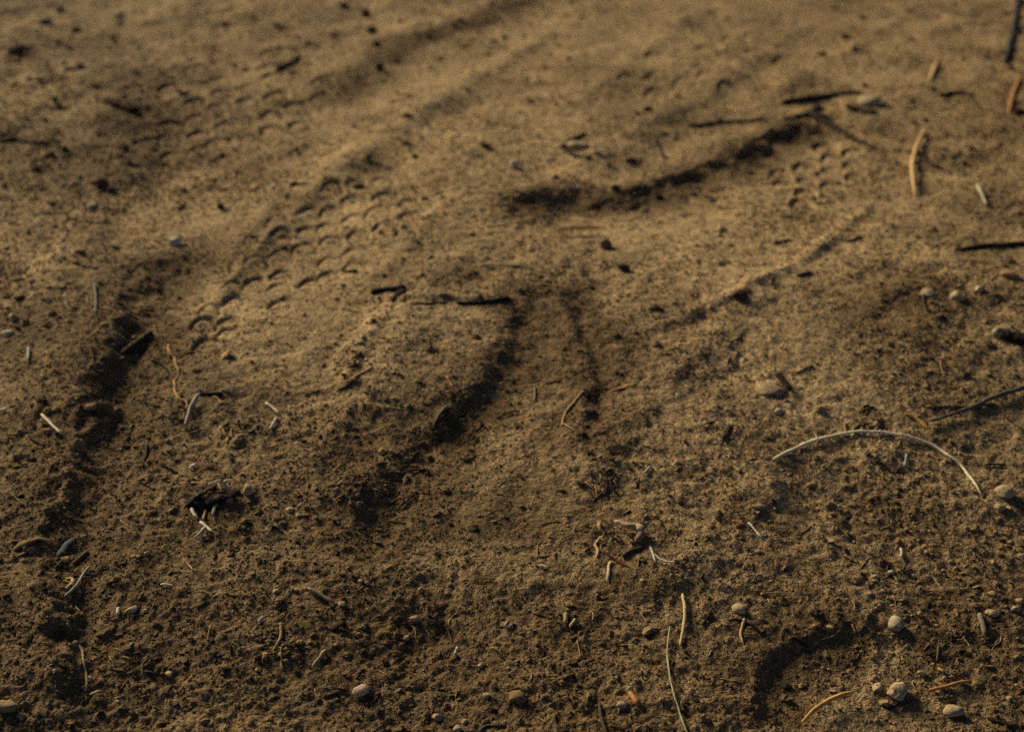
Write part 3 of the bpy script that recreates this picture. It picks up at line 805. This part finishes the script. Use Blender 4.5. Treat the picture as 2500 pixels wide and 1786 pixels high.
straw("pale short straw left one of two far right of the central bank", [(1588, 1142), (1581, 1150), (1572, 1159)], 6, 5, col=(.40, .37, .24))
straw("pale short straw right one of two far right of the central bank", [(1656, 1127), (1650, 1133), (1643, 1140)], 6, 5, col=(.42, .37, .22))
twig("curled dark twig in the shaded scrap heap above the red brown twig", [(1462, 1168), (1482, 1185), (1470, 1205), (1448, 1225)], 7, 5, BROWN)
straw("long cream grass stem bent in an arch at the right", [(1888, 1126), (1949, 1095), (2005, 1076), (2061, 1064), (2117, 1060), (2174, 1065), (2230, 1076), (2278, 1093), (2316, 1117), (2349, 1147), (2378, 1184), (2394, 1212)], 7.5, 5, col=(.80, .70, .46), name="grass_stem", cat="grass stem", lift=.0012, stiff=False)
w = twig("thick grey twig reaching in from the right edge above the cream arch", [(2520, 950), (2435, 976), (2360, 1006), (2265, 1041)], 14, 7, (.12, .11, .085), lift=.002, knots=.15)
part_branch(w, [(2430, 986), (2360, 993), (2265, 994)], 8, 5, (.10, .072, .045))
needle("orange needle at the tip of the thick grey twig", [(2209, 1011), (2232, 1021), (2250, 1034), (2268, 1048)], 8, (.50, .255, .07))
stone("stone", "stone", "flat pinkish stone half sunk beside a black splinter, right", (.34, .245, .14), 1884, 952, 92, 40, rough=.8, sink=.62, spot=.6)
bark("black splinter at the right side of the flat pinkish stone", [(1895, 925), (1912, 943), (1928, 963)], 19, BLACK, lift=.003)
pebble("pale pebble just below the flat pinkish stone", 1901, 1005, 33, 24, (.43, .35, .235))
pebble("tan slip of stone right of the flat pinkish stone", 2000, 998, 32, 16, CLAY)
bark("dark curved flake left of the cream arch's start", [(1782, 1038), (1776, 1055), (1764, 1072)], 14, (.045, .03, .02))
straw("thin blue grey stalk under the cream arch", [(2212, 1112), (2211, 1126), (2208, 1142)], 6, 5, col=(.34, .36, .36))
pebble("bright cream pebble under the right half of the arch", 2344, 1108, 15, 13, PALE)
clod("large buff clod right of the foot of the cream arch, upper one", 2449, 1203, 56, 40, (.36, .28, .165), sink=.1)
clod("buff clod right of the foot of the cream arch, lower one", 2438, 1240, 38, 26, (.38, .28, .165), sink=.1)
for x, y, w in [(2435, 1176, 14), (2300, 1150, 12), (2265, 1110, 14), (2185, 1100, 13), (2380, 1024, 13), (2420, 1040, 12), (2140, 1035, 20), (2104, 1050, 18), (2320, 1075, 14), (2340, 980, 15), (2350, 950, 14), (2030, 1058, 18)]:
    pebble(near_label(x, y, "small tan pebble"), x, y, w, w * .85, SAND, group="tan pebbles round the arch")

# ---- lower left
g = bark("black hollow bark scrap with pale splinters at lower left", [(458, 1222), (495, 1229), (540, 1222), (585, 1202)], 30, BLACK, flat_=.35, jag=1.1, knots=.9)
for q, w in (([(468, 1232), (500, 1214), (530, 1196)], 20), ([(575, 1222), (552, 1204), (538, 1190)], 18), ([(490, 1200), (520, 1206), (560, 1204)], 16), ([(520, 1236), (540, 1226), (570, 1224)], 18)):
    part_branch(g, q, w, w * .5, DARK, name="flake", own="bark", flat_=.35, jag=1.1, lift=.003)
for q, w, c in (([(512, 1214), (526, 1209), (542, 1203)], 8, CREAM), ([(550, 1207), (562, 1204), (575, 1201)], 7, CREAM), ([(524, 1196), (535, 1190), (546, 1194)], 7, TAN), ([(470, 1208), (488, 1211), (503, 1214)], 6, TAN), ([(536, 1212), (541, 1221), (545, 1230)], 6, TAN)):
    part_branch(g, q, w, w * .5, c, name="splinter", own="bark", lift=.0075)
straw("white straw left one below the black bark scrap", [(467, 1245), (473, 1257), (482, 1267)], 8, 6)
straw("dull straw middle one below the black bark scrap", [(504, 1247), (500, 1259), (497, 1272)], 6, 5, col=TAN)
straw("tan straw right one below the black bark scrap", [(529, 1226), (525, 1243), (519, 1262)], 7, 6, col=(.48, .38, .23))
straw("white straw lying upper left to lower right in the cross of two", [(489, 1277), (503, 1289), (519, 1302)], 6, 6)
straw("grey white straw lying upper right to lower left in the cross of two", [(503, 1292), (490, 1307), (474, 1323)], 6, 5, col=(.50, .46, .37), lift=.0015)
clod("tall pinkish clod right of the black bark scrap", 606, 1199, 30, 38, (.40, .285, .18), sink=.1)
pebble("tan pebble under the tall pinkish clod", 608, 1225, 13, 11, CLAY)
pebble("flat tan pebble right of the cross of straws, left one of two", 707, 1244, 28, 17, (.42, .31, .18))
pebble("flat tan pebble right of the cross of straws, right one of two", 729, 1257, 20, 11, (.44, .30, .17))
bark("tan curved piece of bark at the left edge, lower half", [(34, 1344), (67, 1326), (98, 1317), (122, 1325)], 16, (.24, .155, .08))
bark("small tan flake beneath the curved bark at the left edge", [(46, 1356), (58, 1350), (70, 1342)], 9, (.34, .23, .12))
bark("slate blue chip in the dark left rut", [(181, 1318), (163, 1338), (142, 1362)], 16, (.095, .105, .10), flat_=.35, lift=.001)
clod("tan clod at the foot of the slate blue chip", 161, 1365, 30, 15, (.38, .26, .13))
twig("brown stick right of the slate blue chip", [(179, 1379), (195, 1364), (215, 1345)], 11, 8, (.14, .092, .048))
straw("long grey twig with a white end at lower left", [(160, 1462), (191, 1430), (207, 1408), (223, 1386)], 6, 6, col=(.30, .275, .215), lift=.001, name="twig", cat="twig", knots=.3)
pebble("white chip against the end of the long grey twig", 214, 1397, 11, 15, (.60, .56, .46))
pebble("white pebble against the lower part of the long grey twig", 194, 1444, 13, 16, (.55, .45, .33))
root("curled tan root left of the long grey twig", [(160, 1414), (176, 1413), (174, 1426), (162, 1438)], 9, 6, (.46, .32, .17))
pebble("flat pinkish pebble with a black shadow, lower left", 325, 1488, 37, 19, (.45, .325, .21), sink=.1)
pebble("small pinkish pebble touching the flat pinkish one, lower left", 355, 1490, 17, 13, (.42, .30, .19))
straw("short upright white straw left of the flat pinkish pebble", [(289, 1487), (289, 1494), (288, 1503)], 8, 8, col=(.68, .60, .42))
straw("slender white sliver lying level above the flat pinkish pebble", [(393, 1430), (408, 1431), (425, 1433)], 5, 3)
straw("pale blue sliver right of the pinkish pebbles", [(645, 1509), (639, 1514), (631, 1522)], 6, 6, col=(.38, .42, .41))
root("looped tan root in the scrap nest, lower left", [(674, 1524), (686, 1526), (689, 1542), (685, 1562), (677, 1576), (667, 1590)], 10, 7, (.25, .185, .09), wander=2)
root("upright tan root under the loop in the scrap nest", [(683, 1592), (686, 1608), (683, 1622), (693, 1637)], 9, 7, (.30, .20, .105))
for x, y, w in [(636, 1578, 18), (653, 1565, 16), (733, 1568, 24), (756, 1567, 15), (690, 1575, 18), (626, 1560, 13), (700, 1612, 18), (716, 1604, 15)]:
    pebble(near_label(x, y, "tan crumb of earth"), x, y, w, w * .8, SAND, group="crumbs in the scrap nest", rough=.4)
pebble("orange crumb under the scrap nest", 648, 1598, 20, 12, (.48, .26, .11))
straw("tan stick right of the scrap nest", [(795, 1591), (780, 1610), (763, 1633)], 10, 9, col=(.30, .225, .125), name="twig", cat="twig")
straw("tan grey stick lying above the dark lower hollow", [(752, 1440), (785, 1458), (817, 1475)], 9, 7, col=(.26, .195, .115), name="twig", cat="twig")
bark("dark chip at the head of the lower hollow", [(808, 1537), (823, 1530), (842, 1520)], 20, (.05, .033, .02))
root("upright tan root at the lower left, knotted", [(190, 1572), (200, 1592), (206, 1618), (213, 1646), (211, 1683)], 7, 7, (.33, .25, .13), wander=3)
pebble("cream pebble at the upper end of the knotted root", 184, 1567, 19, 14, (.45, .36, .22))
for x, y, w, h, l, c in [(413, 1644, 26, 15, "tan oval pebble alone on dark dirt, lower left", (.50, .35, .17)), (350, 1687, 20, 13, "orange tan pebble lower left, below the tan oval one", (.46, .29, .14)),
                         (234, 1606, 12, 12, "orange pebble right of the knotted root", (.52, .30, .10)), (273, 1669, 13, 16, "orange pebble in the dark hollow lower left", (.42, .26, .12)),
                         (288, 1711, 13, 11, "cream yellow pebble near the bottom, left", (.52, .45, .28)), (675, 1442, 20, 13, "grey tan pebble left of the tan grey stick", (.40, .33, .23)),
                         (359, 1351, 17, 17, "bright tan round pebble above the white sliver", (.55, .33, .16)), (327, 1357, 14, 10, "cream pebble left of the bright tan round one", (.45, .34, .2)),
                         (198, 1496, 17, 8, "orange yellow shard above the knotted root", (.55, .33, .08)), (166, 1525, 13, 13, "orange pebble left of the knotted root's head", (.50, .28, .1)),
                         (221, 1733, 17, 13, "pale pebble near the bottom edge, left", (.50, .44, .31)), (50, 1751, 30, 26, "rounded buff pebble in the bottom left corner", (.34, .26, .15))]:
    pebble(l, x, y, w, h, c)
bark("pale flat flake over a dark pit, bottom left", [(222, 1703), (234, 1699), (247, 1694)], 10, (.40, .32, .18), lift=.002)
clod("large buff clod at the left edge, bottom", 14, 1727, 60, 40, (.27, .195, .105), sink=.25, rough=.8)
pebble("upright white chip at the bottom left", 69, 1706, 10, 18, (.60, .58, .48))
straw("hair thin fibre lower left of centre", [(447, 1368), (458, 1379), (472, 1394)], 3, 3, col=TAN)

# ---- lower middle
k = root("stout pinkish root lump in the scrap heap right of centre", [(1500, 1285), (1515, 1290), (1536, 1299), (1556, 1303), (1571, 1311)], 13, 18, (.44, .30, .185), wander=2, lift=.003)
part_branch(k, [(1567, 1306), (1562, 1314), (1554, 1324)], 22, 18, (.24, .15, .095), name="root_knob", own="root_lump")
root("short yellow root above the zigzag one in the scrap heap", [(1465, 1278), (1469, 1291), (1475, 1308)], 8, 6, (.45, .33, .155))
root("zigzag yellow root left of the scrap heap", [(1475, 1309), (1463, 1318), (1453, 1330), (1460, 1345), (1455, 1364)], 7, 8, (.45, .33, .155), wander=2)
root("cream crooked root standing below the scrap heap", [(1492, 1371), (1486, 1383), (1487, 1397), (1482, 1420)], 8, 7, (.55, .43, .25), wander=2)
twig("reddish brown twig under the scrap heap", [(1466, 1346), (1500, 1366), (1538, 1386)], 6, 5, (.13, .055, .03), wander=1)
f = root("white forked rootlet right of the scrap heap", [(1586, 1334), (1598, 1354), (1622, 1370), (1668, 1376)], 7, 3, (.60, .55, .45), wander=1)
part_branch(f, [(1591, 1342), (1595, 1356), (1600, 1372)], 6, 4, (.60, .55, .45))
pebble("upright pale chip below the white forked rootlet", 1523, 1421, 11, 16, PALE)
pebble("peach pebble right of the upright pale chip", 1569, 1416, 14, 10, (.52, .38, .22))
twig("dark bark strip at the lower side of the scrap heap", [(1520, 1360), (1545, 1345), (1575, 1335)], 12, 8, (.07, .05, .03))
straw("bright white sliver left of the scrap heap", [(1316, 1384), (1326, 1385), (1336, 1388)], 5, 4)
root("hooked brown rootlet left of the scrap heap", [(1304, 1326), (1312, 1328), (1313, 1345), (1317, 1358), (1340, 1355)], 4, 4, (.22, .15, .085))
bark("dark brown pointed chip at lower centre", [(1247, 1452), (1258, 1466), (1275, 1485)], 13, (.075, .05, .028), prof='leaf')
twig("thin dark twig trailing right from the pointed chip", [(1300, 1498), (1325, 1505), (1350, 1513)], 5, 4, BROWN)
straw("stubby tan stalk, left one of the pair at lower centre", [(1383, 1501), (1381, 1512), (1379, 1525)], 10, 8, col=(.36, .27, .15))
straw("stubby tan stalk, right one of the pair at lower centre", [(1406, 1517), (1400, 1525), (1392, 1536)], 9, 8, col=(.38, .28, .16))
stone("stone", "stone", "large whitish stone at the bottom, left of centre", (.46, .34, .235), 880, 1688, 46, 32, rough=.5, sink=.2, turn=.4)
pebble("round tan pebble near the bottom edge, left of centre", 1067, 1750, 31, 26, (.38, .28, .165), sink=.12)
pebble("tan pebble cut by the bottom edge, left of centre", 1116, 1778, 26, 22, (.38, .29, .17))
pebble("pinkish pebble beside the blue grey bark at the bottom", 1135, 1760, 22, 18, (.38, .25, .15))
bark("blue grey curved bark piece at the bottom edge", [(1166, 1786), (1184, 1772), (1208, 1767), (1232, 1770)], 10, (.085, .075, .066), flat_=.3, jag=1.0, knots=.2)
bark("small light blue chip at lower centre", [(1117, 1578), (1114, 1586), (1109, 1596)], 8, (.30, .38, .40), flat_=.3, jag=.7)
for x, y, w, h, l, c in [(1012, 1509, 28, 20, "pinkish tan stone largest in the dark lower hollow", (.40, .28, .17)), (881, 1419, 18, 16, "cream pebble left of a pair above the lower hollow", (.46, .36, .22)),
                         (896, 1423, 14, 12, "cream pebble right of a pair above the lower hollow", (.46, .37, .24)), (993, 1557, 22, 14, "tan pebble at the bottom of the lower hollow", (.38, .26, .13)),
                         (967, 1509, 15, 12, "tan pebble left of the pinkish tan stone", SAND), (1027, 1441, 14, 18, "pale upright pebble above the lower hollow", (.44, .35, .22)),
                         (836, 1474, 28, 18, "tan pebble by the end of the tan grey stick", (.34, .24, .13)), (1517, 1719, 32, 22, "tan pebble left of the red orange splinter", (.36, .26, .14)),
                         (1615, 1707, 20, 18, "tan pebble against the green fibre", SAND), (1188, 1698, 24, 11, "flat cream pebble at the bottom, middle", (.38, .28, .16)),
                         (1173, 1624, 18, 14, "cream pebble alone at lower centre", (.42, .32, .19)), (1519, 1567, 16, 15, "tan pebble left of the green fibre's upper end", SAND),
                         (1573, 1576, 17, 13, "tan pebble beside the green fibre's upper half", SAND), (955, 1508, 10, 9, "tiny tan pebble in the dark lower hollow", SAND)]:
    pebble(l, x, y, w, h, c, sink=.18)
clod("square edged clod at the bottom, middle", 1262, 1703, 58, 50, EARTH, rough=.8, sink=.45)
needle("red orange splinter near the green fibre", [(1537, 1690), (1547, 1705), (1558, 1722)], 13, (.46, .20, .085), prof=None)
straw("long grey green fibre running down to the bottom edge", [(1636, 1532), (1631, 1572), (1629, 1609), (1635, 1654), (1644, 1695), (1657, 1736), (1671, 1778), (1682, 1800)], 4, 4, col=(.36, .34, .20), name="grass_stem", cat="grass stem", stiff=False, embed=0)
straw("yellow tan straw standing above the green fibre", [(1666, 1455), (1672, 1497), (1669, 1538), (1660, 1583)], 8, 7, col=(.46, .37, .18), lift=.001)
twig("dark twig running to the bottom edge, right of centre", [(1462, 1715), (1470, 1750), (1480, 1795)], 9, 10, (.075, .05, .03))
for x, y, w, h in [(1000, 1396, 18, 10), (1045, 1390, 16, 10), (1022, 1402, 22, 9)]:
    clod(near_label(x, y, "thin crust of earth"), x, y, w, h, (.17, .115, .06), group="crusts round the small hole", sub=2)

# ---- lower right
pebble("flat buff pebble right of the yellow tan straw", 1801, 1485, 42, 21, (.42, .32, .19), sink=.12)
root("tan bent rootlet below the flat buff pebble", [(1817, 1510), (1811, 1532), (1807, 1552), (1816, 1574)], 8, 6, (.40, .285, .15), wander=1)
twig("slim black twig crossing the tan bent rootlet", [(1786, 1512), (1816, 1518), (1840, 1529), (1856, 1546)], 5, 7, BLACK)
for x, y, w, h, l, c in [(1987, 1528, 18, 14, "tan pebble on the rim of the heel print, left one of two", SAND), (2025, 1530, 20, 13, "yellowish pebble on the rim of the heel print, right one of two", (.44, .32, .15)),
                         (1861, 1451, 15, 13, "tan pebble above the heel print", SAND), (2418, 1497, 40, 24, "pale oval pebble with a dark shadow near the right edge", (.40, .295, .165)),
                         (2477, 1485, 24, 18, "cream pebble at the right edge, lower one of two", (.40, .295, .165)), (2487, 1466, 26, 20, "cream pebble at the right edge, upper one of two", (.38, .28, .155)),
                         (2463, 1706, 22, 22, "buff pebble near the bottom right corner", (.36, .28, .17)), (2117, 1502, 11, 22, "upright pale chip above the heel print", (.38, .33, .21)),
                         (2245, 1500, 20, 22, "dull buff pebble right of the heel print", (.30, .22, .125)), (2248, 1643, 26, 18, "tan pebble right of the heel print", (.34, .25, .14)),
                         (2306, 1655, 18, 14, "tan pebble above the level orange needle", SAND), (1957, 1673, 22, 15, "tan pebble inside the heel print", (.32, .24, .13)), (2150, 1672, 0, 0, None, None)]:
    if l: pebble(l, x, y, w, h, c, sink=.15)
stone("stone", "stone", "big whitish rock with a lumpy top, bottom right", (.42, .31, .19), 2187, 1692, 62, 52, rough=.85, sink=.25, spot=.6)
stone("stone", "stone", "whitish rock, smaller one left of the big whitish rock", (.40, .29, .175), 2141, 1677, 38, 30, rough=.85, sink=.25, spot=.6)
clod("pale crumbly clod above the whitish rocks", 2184, 1528, 52, 36, (.36, .29, .19), sink=.15)
stone("stone", "stone", "rounded tan stone casting a shadow, bottom right", (.38, .285, .17), 2325, 1736, 54, 34, rough=.28, sink=.12)
needle("thick curved orange needle at the bottom right", [(1956, 1780), (1980, 1756), (2010, 1734), (2050, 1716), (2090, 1703)], 11, (.56, .32, .10), lift=.004)
needle("straight orange needle lying level at the right, bottom", [(2268, 1688), (2315, 1679), (2371, 1666)], 9, (.44, .22, .075), lift=.001)
twig("short grey twig near the right edge beside the pale oval pebble", [(2391, 1500), (2397, 1522), (2405, 1551)], 13, 10, (.19, .16, .11), wander=1)
needle("small orange needle above the heel print", [(2079, 1522), (2084, 1533), (2089, 1546)], 6, ORANGE)
pebble("tiny orange pebble at the foot of a brown stem", 2278, 1621, 11, 13, (.60, .34, .09))
twig("thin brown stem standing over the tiny orange pebble", [(2292, 1577), (2289, 1595), (2288, 1616)], 7, 6, (.12, .085, .05), wander=1)
bark("red brown chip right of the scrap heap", [(1788, 1271), (1802, 1276), (1818, 1283)], 10, (.30, .13, .07))
straw("bluish white thin straw beside the red brown chip", [(1826, 1279), (1840, 1295), (1861, 1319)], 5, 4, col=(.46, .46, .40))
straw("short cream hooked straw at the right", [(2197, 1342), (2201, 1352), (2200, 1364)], 6, 5, col=(.58, .50, .36))
pebble("bluish white lump in the little heap at the right", 2175, 1396, 22, 12, (.40, .39, .35))
pebble("bluish white lump left one in the little heap at the right", 2137, 1407, 16, 14, (.38, .36, .30))
bark("dark flat chip at the bottom right corner", [(2410, 1752), (2440, 1764), (2476, 1776)], 13, (.035, .026, .02))
for x, y in [(2129, 1489), (2147, 1478), (2177, 1479), (2138, 1484)]:
    pebble(near_label(x, y, "orange tan crumb"), x, y, 12, 12, (.50, .34, .15), group="row of orange tan crumbs")
pebble("tan pebble near the right edge, above the pale oval one", 2421, 1448, 28, 12, (.38, .27, .13))
rr = random.Random(5)
for k in range(70):
    x, y = rr.uniform(2060, 2500) if k % 3 else rr.uniform(1200, 2500), rr.uniform(1230, 1770)
    w = rr.uniform(10, 17)
    pebble(near_label(x, y, "little tan pebble", "" if w > 13 else "very "), x, y, w, w * rr.uniform(.7, 1), rr.choice([SAND, CLAY, PALE, (.33, .24, .14)]), group="little tan pebbles at lower right")
for k in range(55):
    x, y = rr.uniform(0, 900), rr.uniform(1100, 1770)
    w = rr.uniform(9, 15)
    pebble(near_label(x, y, "little tan pebble", "" if w > 12 else "very "), x, y, w, w * rr.uniform(.7, 1), rr.choice([SAND, CLAY, (.40, .25, .12), (.33, .24, .14)]), group="little tan pebbles at lower left")

# ---- fine litter: shreds of root and grass too thin to count
NESTS = [(440, 1000, 70), (515, 1215, 60), (1500, 1325, 85), (690, 1580, 75), (1475, 1185, 50), (1000, 1540, 90), (170, 1400, 70), (2170, 1400, 60), (1400, 1520, 45), (2110, 1040, 70), (860, 880, 40), (600, 1050, 50), (300, 1620, 90), (1330, 1700, 110), (2350, 1560, 90)]
def litter(name, n, nest_n, col, label, w):
    Vs, Fs, k = [], [], 0
    spots = [(rr.uniform(20, 2480), rr.uniform(640, 1775), 1.0) for _ in range(n)]
    for cx, cy, r in NESTS:
        for _ in range(nest_n): spots.append((rr.gauss(cx, r * .5), rr.gauss(cy, r * .28), .62))
    for x, y, s in spots:
        if not (0 < x < 2500 and 560 < y < 1780): continue
        a, l = rr.uniform(0, math.pi), rr.uniform(14, 58) * s
        dx, dy = math.cos(a) * l / 2, math.sin(a) * l * .35
        b = rr.uniform(-6, 6)
        ww = rr.uniform(*w)
        V, F = strand_mesh([(x - dx, y - dy), (x + b, y + b * .5), (x + dx, y + dy)], ww, ww * .6, sides=5, embed=.1, stiff=False, jag=.3, knots=.3, lift=.0008 * rr.random())
        Vs.append(V); Fs.append(F + k); k += len(V)
    me = mesh_from(name, np.vstack(Vs), np.vstack(Fs)); me.materials.append(mat(col, .85))
    o = link(bpy.data.objects.new(name, me)); o["kind"] = "stuff"
    o["label"] = label; o["category"] = "litter"
litter("straw_litter", 90, 7, (.42, .31, .17), "fine pale shreds of straw strewn over the soil", (2.0, 4.2))
litter("root_litter", 110, 9, (.17, .105, .055), "fine brown shreds of root strewn over the soil", (2.2, 5.0))
litter("bark_litter", 60, 8, (.030, .022, .018), "dark crumbs and shreds of bark strewn over the soil", (3.5, 8.0))
